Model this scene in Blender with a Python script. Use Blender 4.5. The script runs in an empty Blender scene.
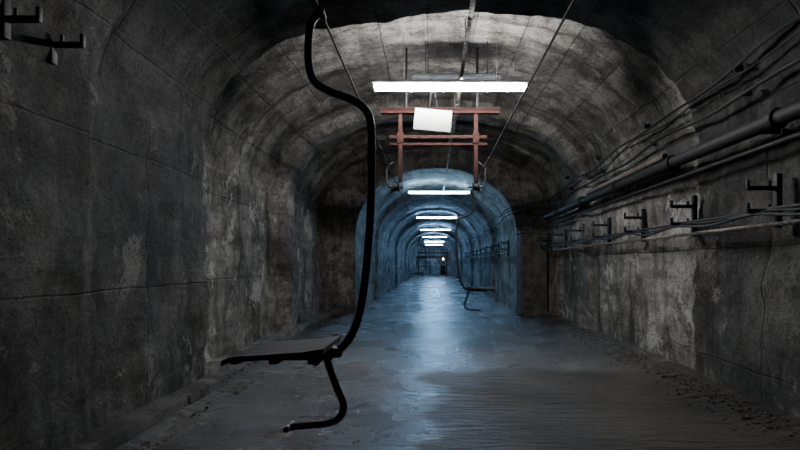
import bpy, math, random
from mathutils import Vector, noise, Matrix
random.seed(7)
D=bpy.data; S=bpy.context.scene
H=1.3; CX=.05; W=2.91; SP=2.55; B=1.8
NX=.11; NW=2.15; NSP=1.97; NB=1.87; YE=13.0; YF=60.0; YB=-6.0

# ---------------------------------------------------------------- materials
def newmat(n):
    m=D.materials.new(n); m.use_nodes=True
    nt=m.node_tree; return m,nt,nt.nodes,nt.links,nt.nodes['Principled BSDF']
def simple(n,col,rough=.5,metal=0.,noise_amt=.4,nscale=20,bump=.1,col2=None,spec=.5):
    m,nt,N,L,P=newmat(n)
    tc=N.new('ShaderNodeTexCoord'); no=N.new('ShaderNodeTexNoise'); no.inputs['Scale'].default_value=nscale; no.inputs['Detail'].default_value=6
    L.new(tc.outputs['Object'],no.inputs['Vector'])
    r=N.new('ShaderNodeValToRGB'); c2=col2 or tuple(c*(1-noise_amt) for c in col)
    r.color_ramp.elements[0].color=(*c2,1); r.color_ramp.elements[1].color=(*col,1)
    r.color_ramp.elements[0].position=.38; r.color_ramp.elements[1].position=.62
    L.new(no.outputs['Fac'],r.inputs['Fac']); L.new(r.outputs['Color'],P.inputs['Base Color'])
    P.inputs['Roughness'].default_value=rough; P.inputs['Metallic'].default_value=metal; P.inputs['Specular IOR Level'].default_value=spec
    b=N.new('ShaderNodeBump'); b.inputs['Strength'].default_value=bump; b.inputs['Distance'].default_value=.01
    L.new(no.outputs['Fac'],b.inputs['Height']); L.new(b.outputs['Normal'],P.inputs['Normal'])
    return m
def emis(n,col,st):
    m,nt,N,L,P=newmat(n)
    P.inputs['Base Color'].default_value=(.9,.9,.9,1)
    P.inputs['Emission Color'].default_value=(*col,1); P.inputs['Emission Strength'].default_value=st
    return m
def mix(N,L,a,b,f,mode='MIX'):
    x=N.new('ShaderNodeMix'); x.data_type='RGBA'; x.blend_type=mode
    for s,v in ((x.inputs['Factor'],f),(x.inputs['A'],a),(x.inputs['B'],b)):
        if hasattr(v,'links'): L.new(v,s)
        elif isinstance(v,tuple): s.default_value=(*v,1)
        else: s.default_value=v
    return x.outputs['Result']
def noi(N,L,vec,scale,detail=8,rough=.6,mp=None,dist=0):
    if mp:
        m=N.new('ShaderNodeMapping'); m.inputs['Scale'].default_value=mp; L.new(vec,m.inputs['Vector']); vec=m.outputs['Vector']
    n=N.new('ShaderNodeTexNoise'); n.inputs['Scale'].default_value=scale; n.inputs['Detail'].default_value=detail; n.inputs['Roughness'].default_value=rough; n.inputs['Distortion'].default_value=dist
    L.new(vec,n.inputs['Vector']); return n.outputs['Fac']
def ramp(N,L,f,p0,p1,c0=(0,0,0),c1=(1,1,1)):
    r=N.new('ShaderNodeValToRGB'); r.color_ramp.elements[0].position=p0; r.color_ramp.elements[1].position=p1
    r.color_ramp.elements[0].color=(*c0,1); r.color_ramp.elements[1].color=(*c1,1); L.new(f,r.inputs['Fac']); return r.outputs['Color']
def mth(N,L,op,a,b):
    m=N.new('ShaderNodeMath'); m.operation=op
    for s,v in zip(m.inputs,(a,b)):
        if hasattr(v,'links'): L.new(v,s)
        else: s.default_value=v
    return m.outputs[0]
def maprange(N,L,v,a,b,c,d,smooth=False):
    r=N.new('ShaderNodeMapRange'); 
    if smooth: r.interpolation_type='SMOOTHSTEP'
    L.new(v,r.inputs['Value']); r.inputs['From Min'].default_value=a; r.inputs['From Max'].default_value=b
    r.inputs['To Min'].default_value=c; r.inputs['To Max'].default_value=d; return r.outputs[0]
def concrete(n,dark,light,bw=1.25,rh=.62,white=.5,joint=.5,wcol=(.62,.60,.55)):
    m,nt,N,L,P=newmat(n)
    tc=N.new('ShaderNodeTexCoord'); o=tc.outputs['Object']; uv=tc.outputs['UV']
    big=noi(N,L,o,.8,12,.7,dist=.3)
    c=ramp(N,L,big,.40,.60,dark,light)
    br=N.new('ShaderNodeTexBrick'); br.inputs['Scale'].default_value=1; br.inputs['Brick Width'].default_value=bw; br.inputs['Row Height'].default_value=rh
    br.inputs['Mortar Size'].default_value=.013; br.inputs['Mortar Smooth'].default_value=1.; br.offset=0.0
    wv=N.new('ShaderNodeVectorMath'); wv.operation='MULTIPLY_ADD'
    nn=N.new('ShaderNodeTexNoise'); nn.inputs['Scale'].default_value=4.; nn.inputs['Detail'].default_value=8; L.new(uv,nn.inputs['Vector'])
    L.new(nn.outputs['Color'],wv.inputs[0]); wv.inputs[1].default_value=(.05,.05,0); L.new(uv,wv.inputs[2])
    L.new(wv.outputs[0],br.inputs['Vector'])
    br.inputs['Color1'].default_value=(1,1,1,1); br.inputs['Color2'].default_value=(.60,.60,.60,1); br.inputs['Mortar'].default_value=(.20,.20,.20,1)
    jn=noi(N,L,o,2.2,6,.6)
    jf=mth(N,L,'MULTIPLY',ramp(N,L,jn,.30,.52,(.25,.25,.25)),joint)
    c=mix(N,L,c,br.outputs['Color'],jf,'MULTIPLY')
    # drips and damp running down
    st=noi(N,L,uv,1.,9,.7,mp=(3.6,.30,1))
    c=mix(N,L,c,mix(N,L,c,(.34,.32,.30),1.,'MULTIPLY'),ramp(N,L,st,.50,.64))
    ba=noi(N,L,uv,1.,6,.6,mp=(.5,4.5,1))
    c=mix(N,L,c,mix(N,L,c,(.68,.66,.64),1.,'MULTIPLY'),ramp(N,L,ba,.46,.62))
    med=noi(N,L,o,2.6,13,.84)
    c=mix(N,L,c,mix(N,L,c,(.36,.345,.33),1.,'MULTIPLY'),ramp(N,L,med,.46,.58))
    # peeled lime patches
    wn=noi(N,L,o,1.05,14,.78,mp=(1,1.1,.85),dist=.35)
    wf=ramp(N,L,wn,.545,.575)
    c=mix(N,L,c,wcol,mth(N,L,'MULTIPLY',mth(N,L,'MULTIPLY',wf,ramp(N,L,med,.62,.45,(0,0,0),(1,1,1)) if False else wf),white))
    pit=noi(N,L,o,20,6,.75)
    c=mix(N,L,c,mix(N,L,c,(.3,.3,.3),1.,'MULTIPLY'),ramp(N,L,pit,.55,.65))
    g=noi(N,L,o,60,6,.75)
    c=mix(N,L,c,ramp(N,L,g,.38,.6,(.4,.4,.4),(1.15,1.15,1.15)),.9,'MULTIPLY')
    L.new(c,P.inputs['Base Color'])
    P.inputs['Roughness'].default_value=.78; P.inputs['Specular IOR Level'].default_value=.3
    h=mth(N,L,'ADD',mth(N,L,'MULTIPLY',med,1.3),mth(N,L,'MULTIPLY',g,.22))
    h=mth(N,L,'SUBTRACT',h,mth(N,L,'MULTIPLY',pit,.5))
    h=mth(N,L,'ADD',h,mth(N,L,'MULTIPLY',ba,.5))
    h=mth(N,L,'SUBTRACT',h,mth(N,L,'MULTIPLY',mth(N,L,'MULTIPLY',br.outputs['Fac'],jf),.5))
    h=mth(N,L,'ADD',h,mth(N,L,'MULTIPLY',wf,.12))
    b=N.new('ShaderNodeBump'); b.inputs['Strength'].default_value=1.; b.inputs['Distance'].default_value=.08
    L.new(h,b.inputs['Height']); L.new(b.outputs['Normal'],P.inputs['Normal'])
    return m
M_wall=concrete('concrete_wall',(.20,.19,.172),(.54,.515,.47),2.75,1.12,.75,.8)
M_ceil=concrete('concrete_vault',(.21,.20,.182),(.52,.497,.455),1.25,.62,.4,.95)
M_wall_n=concrete('shade_painted_lining',(.055,.051,.046),(.165,.157,.142),2.2,1.12,.7,.8,(.22,.21,.19))  # near wall concrete darkened in colour, painting in the light's fall-off
M_ceil_n=concrete('shade_painted_vault',(.045,.042,.038),(.13,.123,.112),1.25,.62,.4,.9,(.17,.163,.15))  # near vault likewise: shade painted into the concrete colour
M_pass=concrete('concrete_passage',(.15,.15,.15),(.42,.42,.42),1.6,.7,.3,.7)
M_dark=concrete('concrete_portal',(.13,.124,.115),(.34,.33,.305),1.6,.7,.3,.6)

def floor_mat():
    m,nt,N,L,P=newmat('wet_concrete_floor')
    tc=N.new('ShaderNodeTexCoord'); o=tc.outputs['Object']
    big=noi(N,L,o,.8,9,.6,dist=.5)
    c=ramp(N,L,big,.35,.65,(.028,.025,.022),(.075,.069,.060))
    g=noi(N,L,o,38,6,.7); c=mix(N,L,c,ramp(N,L,g,.35,.6,(.4,.4,.4),(1.3,1.3,1.3)),.9,'MULTIPLY')
    sx=N.new('ShaderNodeSeparateXYZ'); L.new(o,sx.inputs[0])
    wob=mth(N,L,'MULTIPLY',mth(N,L,'SUBTRACT',noi(N,L,o,1.1,7,.6),.5),1.5)
    mx=maprange(N,L,mth(N,L,'ADD',sx.outputs[0],wob),-.25,.15,0,1,True)
    my=maprange(N,L,mth(N,L,'ADD',sx.outputs[1],wob),5.9,6.4,1,0,True)
    dull_patch=mth(N,L,'MULTIPLY',mx,my)  # near-right floor area: darker, browner, rougher, lower specular
    c=mix(N,L,c,mix(N,L,c,(.70,.64,.58),1.,'MULTIPLY'),dull_patch)
    L.new(c,P.inputs['Base Color'])
    wet=noi(N,L,o,.7,8,.65,mp=(1,.8,1),dist=.3)
    rr=maprange(N,L,wet,.38,.62,.12,.30)
    fg=noi(N,L,o,18,5,.7)
    rg=mth(N,L,'ADD',mth(N,L,'ADD',rr,mth(N,L,'MULTIPLY',fg,.12)),mth(N,L,'MULTIPLY',dull_patch,.26))
    L.new(rg,P.inputs['Roughness'])
    L.new(maprange(N,L,dull_patch,0,1,.55,.20),P.inputs['Specular IOR Level'])
    rib=noi(N,L,o,1.,5,.6,mp=(1.6,10,1),dist=.8)
    peb=noi(N,L,o,50,4,.7)
    h=mth(N,L,'ADD',mth(N,L,'MULTIPLY',rib,1.5),mth(N,L,'MULTIPLY',peb,.32))
    h=mth(N,L,'ADD',h,mth(N,L,'MULTIPLY',noi(N,L,o,9,6,.7),.5))
    b=N.new('ShaderNodeBump'); b.inputs['Strength'].default_value=1.; b.inputs['Distance'].default_value=.075
    L.new(h,b.inputs['Height']); L.new(b.outputs['Normal'],P.inputs['Normal'])
    return m
M_floor=floor_mat()
M_black=simple('black_painted_steel',(.007,.007,.008),.6,.0,.4,30,.1,spec=.25)
M_seat=simple('weathered_black_seat',(.010,.009,.009),.75,0,.5,18,.2,spec=.2)
M_steel=simple('galvanised_steel',(.24,.23,.21),.65,.2,.5,25,.2,(.09,.065,.05),spec=.3)
M_rust=simple('rusty_red_steel',(.024,.0095,.0075),.95,0,.5,22,.3,(.010,.006,.005),spec=.06)
M_rope=simple('greased_wire_rope',(.015,.015,.015),.7,.1,.4,80,.3,spec=.2)
M_cable=simple('black_cable',(.010,.010,.011),.7,0,.3,10,.05,spec=.25)
M_pipe=simple('dark_pipe',(.009,.008,.0075),.7,0,.5,12,.2,spec=.2)
M_brown=simple('rusty_brown_pipe',(.10,.075,.06),.7,.2,.5,14,.25)
M_white=simple('white_enamel',(.35,.35,.34),.4,0,.15,10,.02)
M_sign=simple('white_board',(.24,.235,.225),.5,0,.08,8,.02,spec=.2)
M_cab=simple('dark_cabinet_paint',(.012,.013,.014),.6,.0,.4,14,.1,spec=.1)
M_stone=simple('rubble_stone',(.045,.04,.036),.9,0,.6,15,.5)
M_tube_n=emis('fluorescent_tube_near',(.98,.98,1.0),560)
M_tube_r=emis('fluorescent_tube_dim',(.97,.98,1.0),5)
M_tube_2=emis('fluorescent_tube_mid',(.42,.72,1.0),190)
M_tube_b=emis('fluorescent_tube_blue',(.28,.58,1.0),330)
M_warm=emis('warm_bulb',(1,.62,.32),12)

# ---------------------------------------------------------------- mesh builder
class MB:
    def __init__(s): s.v=[];s.f=[];s.mi=[];s.mats=[]
    def m(s,mat):
        if mat not in s.mats: s.mats.append(mat)
        return s.mats.index(mat)
    def quad(s,idx,mat): s.f.append(idx); s.mi.append(s.m(mat))
    def box(s,c,d,mat,rot=None,bev=0.0):
        c=Vector(c); hx,hy,hz=[x/2 for x in d]; b=min(bev,hx*.9,hy*.9,hz*.9)
        base=len(s.v)
        if b<=0:
            P=[(x,y,z) for x in(-hx,hx) for y in(-hy,hy) for z in(-hz,hz)]
            F=[(0,1,3,2),(4,6,7,5),(0,4,5,1),(2,3,7,6),(0,2,6,4),(1,5,7,3)]
        else:
            import bmesh
            bm=bmesh.new(); bmesh.ops.create_cube(bm,size=1)
            for v in bm.verts: v.co=Vector((v.co.x*2*hx,v.co.y*2*hy,v.co.z*2*hz))
            bmesh.ops.bevel(bm,geom=bm.edges[:],offset=b,segments=2,affect='EDGES',profile=.5)
            bm.verts.index_update(); P=[tuple(v.co) for v in bm.verts]; F=[tuple(v.index for v in f.verts) for f in bm.faces]; bm.free()
        for p in P:
            p=Vector(p)
            if rot is not None: p=rot@p
            s.v.append(c+p)
        for f in F: s.quad(tuple(base+i for i in f),mat)
    def tube(s,pts,r,mat,seg=10,caps=True):
        pts=[Vector(p) for p in pts]; n=len(pts); base=len(s.v)
        rs=r if isinstance(r,(list,tuple)) else [r]*n
        t0=(pts[1]-pts[0]).normalized(); up=Vector((0,0,1)) if abs(t0.z)<.9 else Vector((0,1,0))
        nrm=(up-t0*up.dot(t0)).normalized()
        for i,p in enumerate(pts):
            t=(pts[min(i+1,n-1)]-pts[max(i-1,0)]).normalized()
            nrm=(nrm-t*nrm.dot(t)).normalized(); bi=t.cross(nrm)
            for k in range(seg):
                a=2*math.pi*k/seg; s.v.append(p+(nrm*math.cos(a)+bi*math.sin(a))*rs[i])
        for i in range(n-1):
            for k in range(seg):
                k2=(k+1)%seg; s.quad((base+i*seg+k,base+i*seg+k2,base+(i+1)*seg+k2,base+(i+1)*seg+k),mat)
        if caps:
            s.quad(tuple(base+k for k in range(seg))[::-1],mat); s.quad(tuple(base+(n-1)*seg+k for k in range(seg)),mat)
    def obj(s,name,smooth=True):
        me=D.meshes.new(name); me.from_pydata([tuple(v) for v in s.v],[],s.f); 
        for m in s.mats: me.materials.append(m)
        for p,i in zip(me.polygons,s.mi): p.material_index=i; p.use_smooth=smooth and len(p.vertices)<=4
        me.update(); o=D.objects.new(name,me); S.collection.objects.link(o)
        import bmesh
        bm=bmesh.new(); bm.from_mesh(me); bmesh.ops.recalc_face_normals(bm,faces=bm.faces); 
        for e in bm.edges:
            if len(e.link_faces)==2 and e.calc_face_angle(0)>.6: e.smooth=False
        bm.to_mesh(me); bm.free()
        return o
def smooth_path(P,sub=6):
    P=[Vector(p) for p in P]; out=[]
    for i in range(len(P)-1):
        p0=P[max(i-1,0)];p1=P[i];p2=P[i+1];p3=P[min(i+2,len(P)-1)]
        for k in range(sub):
            t=k/sub
            out.append(.5*((2*p1)+(p2-p0)*t+(2*p0-5*p1+4*p2-p3)*t*t+(3*p1-p0-3*p2+p3)*t**3))
    out.append(P[-1]); return out

# ---------------------------------------------------------------- shell
def nz(p,sc): return noise.fractal(Vector(p)*sc,0.9,2.0,5)
def prof(t,cx,w,sp,b):
    """t: 0..1 left wall, 1..2 vault, 2..3 right wall -> x,z,inward normal"""
    if t<=1: return cx-w,sp*t,(1,0)
    if t>=2: return cx+w,sp*(3-t),(-1,0)
    a=math.pi*(1-(t-1)); x=math.cos(a); z=math.sin(a)
    e=.92
    x=math.copysign(abs(x)**e,x); z=abs(z)**e
    return cx+w*x,sp+b*z,(-math.cos(a),-math.sin(a))
def sst(a,b,x):
    t=max(0,min(1,(x-a)/(b-a))); return t*t*(3-2*t)
def jit(y,t): return .08*noise.noise(Vector((t*9,y*.2,3.1)))+.05*noise.noise(Vector((t*37,0,1)))
def inset_main(y,t):
    y2=y+jit(y,t)
    kk=.34-.29*sst(1.35,2.0,t)
    o=kk*(1-sst(5.50,5.56,y2))
    o+=.09*(1-sst(3.55,3.6,y2))*(1-sst(1.6,2.2,t))
    o+=.22*(1-.7*sst(1.6,2.1,t))*sst(9.2,9.25,y2)*(1-sst(9.85,9.9,y2))
    o+=.05*sst(11.4,11.44,y2)
    return o
def inset_pass(y,t):
    j=.03*noise.noise(Vector((t*9,y*.2,7.1))); y2=y+j
    k=((y2-YE)%5.0)
    return .10*(1-sst(.5,.55,k))*(.4 if y<15 else 1) + .02*math.sin(y*1.3)
def rows(y0,y1,coarse,marks,fine=.02,rad=.12):
    ys=[];y=y0
    while y<y1-1e-6:
        ys.append(y); near=any(abs(y-m)<rad+.08 for m in marks); y+= fine if near else coarse
    ys.append(y1); return ys
def shell(name,t0,t1,nt,ys,par,inset,amp,mat,mat_near=None):
    verts=[];uvs=[];faces=[];mi=[]
    cx,w,sp,b=par; peri=[]
    acc=0;prev=None
    for i in range(nt+1):
        t=t0+(t1-t0)*i/nt; x,z,n=prof(t,*par)
        if prev: acc+=math.hypot(x-prev[0],z-prev[1])
        prev=(x,z); peri.append((t,x,z,n,acc))
    for y in ys:
        for (t,x,z,n,a) in peri:
            d=inset(y,t)+amp*nz((x,y,z),.55)*1.4+amp*.65*nz((x,y,z),3.)
            verts.append((x+n[0]*d,y,z+n[1]*d)); uvs.append((y,a))
    m=nt+1
    for j in range(len(ys)-1):
        for i in range(nt):
            faces.append((j*m+i,(j+1)*m+i,(j+1)*m+i+1,j*m+i+1))
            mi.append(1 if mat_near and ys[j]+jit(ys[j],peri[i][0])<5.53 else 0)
    me=D.meshes.new(name); me.from_pydata(verts,[],faces)
    ul=me.uv_layers.new(name='UVMap')
    for l in me.loops: ul.data[l.index].uv=uvs[l.vertex_index]
    me.materials.append(mat)
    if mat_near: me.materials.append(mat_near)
    for p,k in zip(me.polygons,mi): p.use_smooth=True; p.material_index=k
    o=D.objects.new(name,me); S.collection.objects.link(o); return o
mk=[3.57,5.53,9.22,9.87,11.42]
ys=rows(YB,YE,.06,mk)
pm=(CX,W,SP,B)
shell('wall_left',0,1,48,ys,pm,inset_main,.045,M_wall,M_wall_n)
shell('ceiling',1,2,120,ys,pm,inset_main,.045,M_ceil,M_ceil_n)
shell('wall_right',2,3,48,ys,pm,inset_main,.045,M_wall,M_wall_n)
pmarks=[YE+k*5+.52 for k in range(10)]+[YE+k*5 for k in range(10)]
yp=rows(YE,YF,.3,pmarks,.05,.1)
pn=(NX,NW,NSP,NB)
shell('wall_left_passage',0,1,12,yp,pn,inset_pass,.03,M_pass)
shell('ceiling_passage',1,2,44,yp,pn,inset_pass,.03,M_pass)
shell('wall_right_passage',2,3,12,yp,pn,inset_pass,.03,M_pass)
def portal(name,y,po,pi_,mat,nr=8,inner_off=0.05):
    verts=[];faces=[];uvs=[]
    ts=[i/30*1 for i in range(30)]+[1+i/60 for i in range(60)]+[2+i/30 for i in range(31)]
    for t in ts:
        xo,zo,no_=prof(t,*po); xi,zi,ni=prof(t,*pi_)
        xo-=no_[0]*.1; zo-=no_[1]*.1
        xi+=ni[0]*inner_off; zi+=ni[1]*inner_off
        for k in range(nr+1):
            f=k/nr; x=xo+(xi-xo)*f; z=zo+(zi-zo)*f
            verts.append((x,y+.02*nz((x,y,z),1.5)*(1-f),z)); uvs.append((x,z))
    m=nr+1
    for j in range(len(ts)-1):
        for i in range(nr): faces.append((j*m+i,j*m+i+1,(j+1)*m+i+1,(j+1)*m+i))
    me=D.meshes.new(name); me.from_pydata(verts,[],faces); ul=me.uv_layers.new(name='UVMap')
    for l in me.loops: ul.data[l.index].uv=uvs[l.vertex_index]
    me.materials.append(mat); o=D.objects.new(name,me); S.collection.objects.link(o); return o
portal('wall_portal',YE-.01,pm,pn,M_dark)
def capwall(name,y,par,mat):
    verts=[];
    for i in range(91):
        x,z,n=prof(3*i/90,*par); verts.append((x-n[0]*.1,y,z-n[1]*.1 if z>.01 else z))
    me=D.meshes.new(name); me.from_pydata(verts,[],[tuple(range(91))]); ul=me.uv_layers.new(name='UVMap')
    for l in me.loops: v=verts[l.vertex_index]; ul.data[l.index].uv=(v[0],v[2])
    me.materials.append(mat); o=D.objects.new(name,me); S.collection.objects.link(o)
capwall('wall_back',YB+.01,pm,M_dark); capwall('wall_far_end',YF-.01,pn,M_pass)
def floor():
    xs=[-3.1+i*.1 for i in range(64)]; yy=rows(YB,YF,.12,[],.1)
    V=[];F=[]
    for y in yy:
        for x in xs:
            e=min(abs(x-(CX-W)),abs(x-(CX+W)))
            z=.012*nz((x,y,0),.7)
            e2=e-(.34 if (y<5.5 and x<0) else 0)
            if y<YE: z-= .05*math.exp(-((e2-.45)/.12)**2) if x<0 else 0
            if y<YE and x>0: z+=.10*max(0,1-e/.55)
            V.append((x,y,z))
    m=len(xs)
    for j in range(len(yy)-1):
        for i in range(m-1): F.append((j*m+i,j*m+i+1,(j+1)*m+i+1,(j+1)*m+i))
    me=D.meshes.new('floor'); me.from_pydata(V,[],F); me.materials.append(M_floor)
    for p in me.polygons: p.use_smooth=True
    o=D.objects.new('floor',me); S.collection.objects.link(o)
floor()
kb=MB(); yy=YB+.1
while yy<YE-.2:
    L_=random.uniform(1.2,2.2); L_=min(L_,(5.5 if yy<5.3 else YE-.05)-yy)
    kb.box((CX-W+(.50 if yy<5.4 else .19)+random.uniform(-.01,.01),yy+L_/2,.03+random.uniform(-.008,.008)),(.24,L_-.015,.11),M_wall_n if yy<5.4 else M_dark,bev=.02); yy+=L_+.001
kb.obj('trim_kerb_left')

def stones(name,fn,n,smin,smax):
    mb=MB()
    import bmesh
    bm=bmesh.new(); bmesh.ops.create_icosphere(bm,subdivisions=1,radius=1); bm.verts.index_update()
    IV=[v.co.copy() for v in bm.verts]; IF=[tuple(v.index for v in f.verts) for f in bm.faces]; bm.free()
    for _ in range(n):
        x,y,z=fn(); s=random.uniform(smin,smax)*random.choice((.5,.7,1,1)); b=len(mb.v)
        sc=Vector((random.uniform(.6,1.2),random.uniform(.6,1.2),random.uniform(.4,.8)))*s
        R=Matrix.Rotation(random.uniform(0,6),3,'Z')
        for v in IV:
            q=Vector((v.x*sc.x,v.y*sc.y,v.z*sc.z))*random.uniform(.8,1.15); mb.v.append(R@q+Vector((x,y,z+s*.15)))
        for f in IF: mb.quad(tuple(b+i for i in f),M_stone)
    o=mb.obj(name,False)
def fr():
    e=abs(random.gauss(0,.15))
    return CX+W-.15-min(e,.6),random.uniform(1,12.2),.10*max(0,1-(e+.15)/.55)
def fl():
    e=abs(random.gauss(0,.14)); y=random.uniform(2,12.6); return CX-W+(.38 if y>5.5 else .72)+min(e,.4),y,-.03
stones('rubble',fr,1400,.008,.028)
stones('rubble.001',fl,420,.008,.024)

# ---------------------------------------------------------------- ropes
XL=-.493; XR=.60; ZR=H+1.115
for i,x in enumerate((XL,XR)):
    mb=MB(); mb.tube([(x,YB+.1+(YF-YB-1.6)*k/40,ZR) for k in range(41)],.0065,M_rope,8); mb.obj('haul_rope')
# ---------------------------------------------------------------- chairs
def chair(y,x,side):
    k=227.27
    def P(px,py,dy=0): return ((px-320)/k*side, dy, (264-py)/k+H)
    mb=MB()
    path=smooth_path([P(325,13),P(317,15),P(311,24),P(308.5,42),P(309,66),P(315,82),P(331,92),P(350,99),P(364,108),P(370.5,122),P(371.5,150),P(371,200),P(368,250),P(363,295),P(357,322),P(347,342),P(334,352),P(315,354)],7)
    mb.tube(path,.0175,M_black,12)
    gz=ZR
    mb.box((0,0,gz-.002),(.028,.08,.028),M_black,bev=.006)
    mb.tube([P(322,14,-.03),P(322,14,.03)],.015,M_black,12)
    for dy in(-.025,.025): mb.tube([(.0,dy,gz-.02),(.0,dy,gz+.028)],.005,M_black,8)
    sx0,sx1=P(239,350)[0],P(333,350)[0]; zc=P(0,349)[2]
    cx=(sx0+sx1)/2; Lx=abs(sx1-sx0)
    for i in range(5):
        dy=-.154+.077*i
        sp=[(sx0+(sx1-sx0)*t, dy, zc+.010*math.cos(t*math.pi)*-1+(-.018*(1-t/.15)**2 if t<.15 else 0)+.012*max(0,(t-.8)/.2)) for t in [j/14 for j in range(15)]]
        b=len(mb.v)
        for q in sp:
            for (a,c) in((-.036,-.011),(.036,-.011),(.036,.011),(-.036,.011)): mb.v.append(Vector((q[0],q[1]+a,q[2]+c)))
        for j in range(14):
            for a in range(4): a2=(a+1)%4; mb.quad((b+j*4+a,b+j*4+a2,b+(j+1)*4+a2,b+(j+1)*4+a),M_seat)
        mb.quad((b,b+1,b+2,b+3),M_seat); mb.quad((b+59,b+58,b+57,b+56),M_seat)
    for t in(.12,.5,.88): mb.box((sx0+(sx1-sx0)*t,0,zc-.022),(.035,.36,.022),M_black,bev=.004)
    mb.tube([P(325,355,-.18),P(325,355,.18)],.013,M_black,10)
    mb.box(P(334,352),(.07,.05,.045),M_black,bev=.008)
    mb.box((cx+.05*side,0,zc-.03),(Lx*.75,.04,.035),M_black,bev=.006)
    fp=smooth_path([P(326,356),P(331,372),P(337,388),P(342,400),P(343.5,409),P(339,418),P(329,423),P(312,425),P(289,427)],6)
    mb.tube(fp,.016,M_black,12)
    mb.tube([P(289,426.5,-.045),P(289,426.5,.045)],.014,M_black,10)
    o=mb.obj('chairlift_chair'); o.location=(x,y,0); return o
chair(2.2,XL,1); chair(7.7,XR,-1); chair(21,XL,1); chair(33,XR,-1)

# ---------------------------------------------------------------- ceiling conduit
XC=.36; ZC=H+2.32
mb=MB(); y=YB+.2
mb.tube([(XC,YB+.1,ZC),(XC,YF-.1,ZC)],.016,M_steel,8)
while y<YF-.5:
    mb.box((XC,y+.24,ZC-.012),(.045,.44,.018),M_steel,bev=.004)
    mb.tube([(XC,y,ZC),(XC,y+.05,ZC)],.027,M_steel,8); y+=.5
y=YB+1
while y<YF-1:
    top=(3.95 if y<5.5 else 4.25) if y<YE else NSP+NB-.05
    mb.tube([(XC,y,ZC),(XC,y,top)],.007,M_steel,6); y+=2.6
mb.obj('cable_conduit')

# ---------------------------------------------------------------- lamps
def lamp(y,tube,sc=1.0,refl=False):
    mb=MB(); xc=.225; L_=1.92*sc; z=H+2.18
    mb.box((xc,y,z+.035),(L_,.05,.05),M_white,bev=.012)
    for sx in(-1,1):
        mb.box((xc+sx*(L_/2-.012),y,z),(.03,.17,.05),M_white,bev=.008)
    if refl:   # one-sided sheet-metal reflector, near wing added to block light towards near ceiling
        for a,b in (((-.05,.075),(-.13,.055)),((-.13,.055),(-.175,.012))):
            dy=b[0]-a[0]; dz=b[1]-a[1]; ln=math.hypot(dy,dz)
            mb.box((xc,y+(a[0]+b[0])/2,z+(a[1]+b[1])/2),(L_*1.0,ln+.004,.004),M_white,rot=Matrix.Rotation(math.atan2(dz,dy),3,'X'))
        mb.box((xc,y-.025,z+.07),(L_,.06,.02),M_white)
    for s in (-1,1):
        mb.tube([(xc-L_/2+.03,y+s*.062,z-.0),(xc+L_/2-.03,y+s*.062,z-.0)],.015,tube,12)
    for s in(-.6,.6): mb.tube([(xc+s*L_/2,y,z+.06),(xc+s*L_/2,y,(3.8 if y<5.5 else 4.15) if y<YE else NSP+NB*.90)],.005,M_steel,6)
    mb.tube(smooth_path([(XC,y,ZC),(XC-.03,y,ZC-.05),(XC-.05,y,z+.06)],4),.008,M_cable,6)
    return mb.obj('fluorescent_lamp')
ly=[-2.6,6.2,15.3,23.6,32,40.5,49,56.5]
for i,y in enumerate(ly): lamp(y,[M_tube_r,M_tube_n,M_tube_2][i] if i<3 else M_tube_b,refl=(i<2))
mb=MB(); mb.box((.32,6.5,H+2.43),(1.15,.12,.06),M_cab,bev=.012)
for s in(-.4,.4): mb.tube([(.32+s,6.5,H+2.45),(.32+s,6.5,4.2)],.006,M_cab,6)
for s in(-.3,.3): mb.box((.32+s,6.5,H+2.39),(.05,.14,.03),M_cab)
mb.obj('ballast_box')

# ---------------------------------------------------------------- sign
mb=MB(); R=Matrix.Rotation(math.radians(5),3,'Y')@Matrix.Rotation(math.radians(-10),3,'X')
sx,sy,sz=.01,6.36,H+1.83
mb.box((sx,sy,sz),(.47,.008,.29),M_sign,rot=R,bev=.002)
for s in(-1,1):
    p=Vector((sx,sy,sz))+R@Vector((s*.05,0,.14)); mb.tube([p,(sx+s*.02,6.24,H+2.2)],.004,M_cable,5)
mb.obj('hanging_sign_board')

# ---------------------------------------------------------------- red frame holding the ropes
mb=MB(); yf=6.85
mb.box((.11,yf,H+2.09),(1.62,.09,.07),M_rust,bev=.01)
mb.box((.11,yf-.05,H+2.118),(1.62,.02,.02),M_rust); mb.box((.11,yf-.05,H+2.062),(1.62,.02,.02),M_rust)
for x in(XL+.06,XR+.0):
    mb.box((x,yf,H+1.60),(.055,.055,.96),M_rust,bev=.006)
    mb.box((x,yf-.035,H+1.72),(.09,.012,.14),M_rust,bev=.003)
    for dz in(1.68,1.76): mb.tube([(x,yf-.05,H+dz),(x,yf-.03,H+dz)],.014,M_rust,6)
mb.box((.085,yf,H+1.74),(1.34,.04,.045),M_rust,bev=.005); mb.box((.085,yf,H+1.64),(1.34,.04,.035),M_rust,bev=.005)
for x in(-.35,.62): mb.box((x,yf,H+2.53),(.03,.03,.86),M_black,bev=.004)
for x,s in((XL,-1),(XR,1)):
    mb.tube([(x-.05,yf,ZR-.06),(x-.02,yf,ZR-.06),(x+.02,yf,ZR-.06),(x+.05,yf,ZR-.06)],[.075,.048,.048,.075],M_black,20)
    mb.tube([(x-.1,yf,ZR-.06),(x+.1,yf,ZR-.06)],.014,M_black,8)
    mb.tube(smooth_path([(x+s*.1,yf,ZR-.06),(x+s*.13,yf,ZR+.05),(x+s*.12,yf,ZR+.2),(x+s*.03,yf,ZR+.28)],5),.014,M_black,8)
mb.obj('rope_support_frame')

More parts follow.
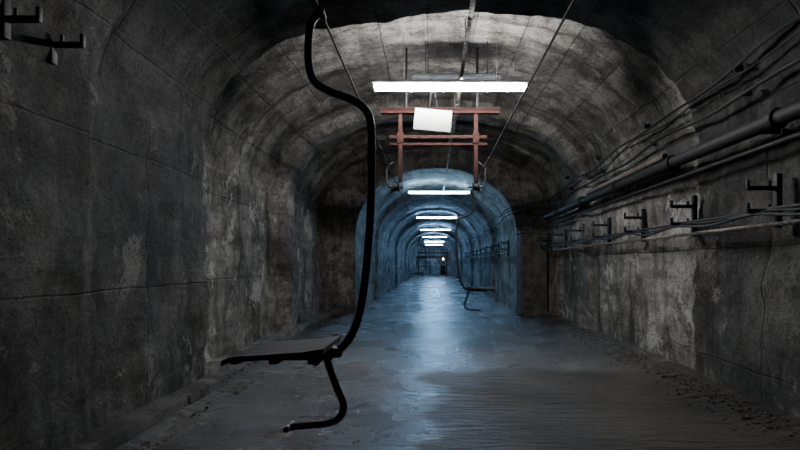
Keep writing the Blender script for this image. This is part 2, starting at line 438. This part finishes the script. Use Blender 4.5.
# ---------------------------------------------------------------- wall services (right)
def wx(z,yy=6,off=0):
    ins=.07
    if z<=SP: return CX+W-ins-off
    return CX+W*math.sqrt(max(0,1-((z-SP)/B)**2))**.92-ins-off
def px_(z,off=.1): 
    if z<=NSP: return NX+NW-.12-off
    return NX+NW*math.sqrt(1-((z-NSP)/NB)**2)-.12-off
mb=MB()
for i,(z0,z1,r,sag,ph) in enumerate([(3.10,2.72,.014,.03,0),(3.05,2.66,.009,.05,.7),(2.86,2.58,.017,.03,1.5)]):
    P=[]; yy=YB+.2
    while yy<12.0:
        f=(math.sin((yy+ph)*math.pi/1.9))**2; z=z0+(z1-z0)*max(0,yy-4)/9*.7-sag*f+.02*math.sin(yy*2+i)
        P.append((wx(z,yy,.05+.02*i*.5),yy,z)); yy+=.25
    z=P[-1][2]
    P.append((px_(z1,.02)+.25,12.75,(z+z1)/2+.02)); P.append((px_(z1,.03),13.3,z1)); yy=14
    while yy<YF-1:
        P.append((px_(z1,.05),yy,z1-.10*math.sin(yy*1.25+i)**2)); yy+=.6
    mb.tube(smooth_path(P,2),r,M_cable,7)
yy=-5
while yy<12.2:
    for z in (3.06,2.84): mb.box((wx(z,yy,.02),yy,z),(.08,.02,.06),M_black,bev=.005)
    yy+=1.9
mb.obj('wall_cables')
mb=MB(); zp=H+1.14
x=CX+W-.25
mb.tube([(x,YB+.1,zp),(x,5.6,zp),(x+.02,12.0,zp-.03)],.065,M_pipe,14)
mb.tube([(x+.06,3.0,zp-.16),(x+.08,12.2,zp-.2)],.022,M_pipe,10)
for yy in(.5,2.2,3.9,5.6,7.3,9.0,10.7): mb.tube([(x,yy,zp),(x,yy+.07,zp)],.085,M_pipe,14); mb.box((x+.10,yy+.3,zp-.02),(.22,.03,.05),M_black)
mb.tube([(x-.03,5.75,zp+.10),(x-.0,8.7,zp+.09)],.035,M_brown,12)
mb.obj('wall_pipe')
def bracket(y,wallx,side=1,z0=1.62,arms=(1.93,1.74),L_=.29,hp=.45):
    mb=MB()
    mb.box((wallx-side*.03,y,z0+hp/2-.02),(.05,.05,hp),M_black,bev=.006)
    for z in arms:
        mb.box((wallx-side*(L_/2),y,z),(L_,.03,.036),M_black,bev=.006)
        mb.box((wallx-side*(L_-.01),y,z+.03),(.024,.03,.075),M_black,bev=.006)
        mb.tube([(wallx-side*.1,y,z+.02),(wallx-side*.1,y,z+.06)],.012,M_black,6)
    return mb.obj('cable_bracket')
for k in range(-2,7):
    y=4.15+1.32*k; bracket(y,CX+W-.06)
bracket(3.15,CX-W+.43,-1,2.58,(2.68,),.24,.24); bracket(2.8,CX-W+.43,-1,2.58,(2.67,),.24,.24)
for k in range(9): bracket(14.2+2*k,NX+NW-.06,1,1.55,(1.9,1.72),.24)
mb=MB()
for i,(z,off,r) in enumerate([(1.70,.10,.014),(1.68,.16,.011),(1.655,.22,.014)]):
    P=[];yy=YB+.3
    while yy<12.2:
        f=math.sin((yy-4.15)*math.pi/1.32)**2
        P.append((CX+W-.08-off-.02*f,yy,z+.055-(.02+.025*i)*f*(.6+.6*abs(noise.noise(Vector((yy*.4,i,0))))))); yy+=.165
    mb.tube(P,r,M_cable,7)
mb.tube([(CX+W-.2,YB+.3,1.62),(CX+W-.2,12.3,1.62)],.018,M_steel,8)
mb.obj('draped_cables')
mb=MB()
for i,z in enumerate((1.74,1.68,1.60)):
    mb.tube([(NX+NW-.2-.02*i,13.2+k*.5,z-.04*math.sin(k*.5*math.pi/2)**2) for k in range(90)],.018,M_cable,6)
mb.obj('draped_cables')

# ---------------------------------------------------------------- concrete pier at portal
mb=MB(); cx_,cy_=2.52,12.62
M_pier=simple('damp_dark_concrete',(.06,.057,.053),.9,0,.6,6,.6,spec=.2)
mb.box((cx_,cy_,1.02),(.66,.62,2.06),M_pier,bev=.03)
mb.box((cx_,cy_,2.08),(.70,.68,.07),M_pier,bev=.015)
mb.box((cx_,cy_,.07),(.72,.70,.12),M_pier,bev=.02)
mb.obj('concrete_pier',False)

# ---------------------------------------------------------------- far end station gate
mb=MB()
for x in(-1.6,1.75): mb.box((x,YF-1.2,1.25),(.12,.12,2.5),M_black,bev=.01)
mb.box((.08,YF-1.2,2.6),(3.5,.14,.18),M_black,bev=.01); mb.box((-.9,YF-1.2,1.05),(1.3,.08,.08),M_black)
mb.box((-.28,YF-1.2,.55),(.08,.08,1.1),M_black)
mb.box((1.3,YF-1.3,.6),(.6,.3,1.1),M_rust,bev=.02)
mb.obj('station_gate')
mb=MB(); mb.tube([(1.3,YF-1.5,1.75),(1.3,YF-1.5,1.8),(1.3,YF-1.5,1.95),(1.3,YF-1.5,2.02)],[.03,.09,.09,.03],M_warm,12); mb.tube([(1.3,YF-1.5,2.0),(1.3,YF-1.5,3.3)],.02,M_black,6); mb.obj('warm_bulkhead_lamp')

# ---------------------------------------------------------------- world + camera
w=D.worlds.new('World'); S.world=w; w.use_nodes=True
w.node_tree.nodes['Background'].inputs[0].default_value=(.02,.025,.03,1); w.node_tree.nodes['Background'].inputs[1].default_value=.2
cd=D.cameras.new('Camera'); cd.lens=22.5; cd.sensor_width=36; cd.shift_x=-.04; cd.shift_y=.04875; cd.clip_end=200
co=D.objects.new('Camera',cd); co.location=(0,0,H); co.rotation_euler=(math.radians(90),0,0); S.collection.objects.link(co); S.camera=co
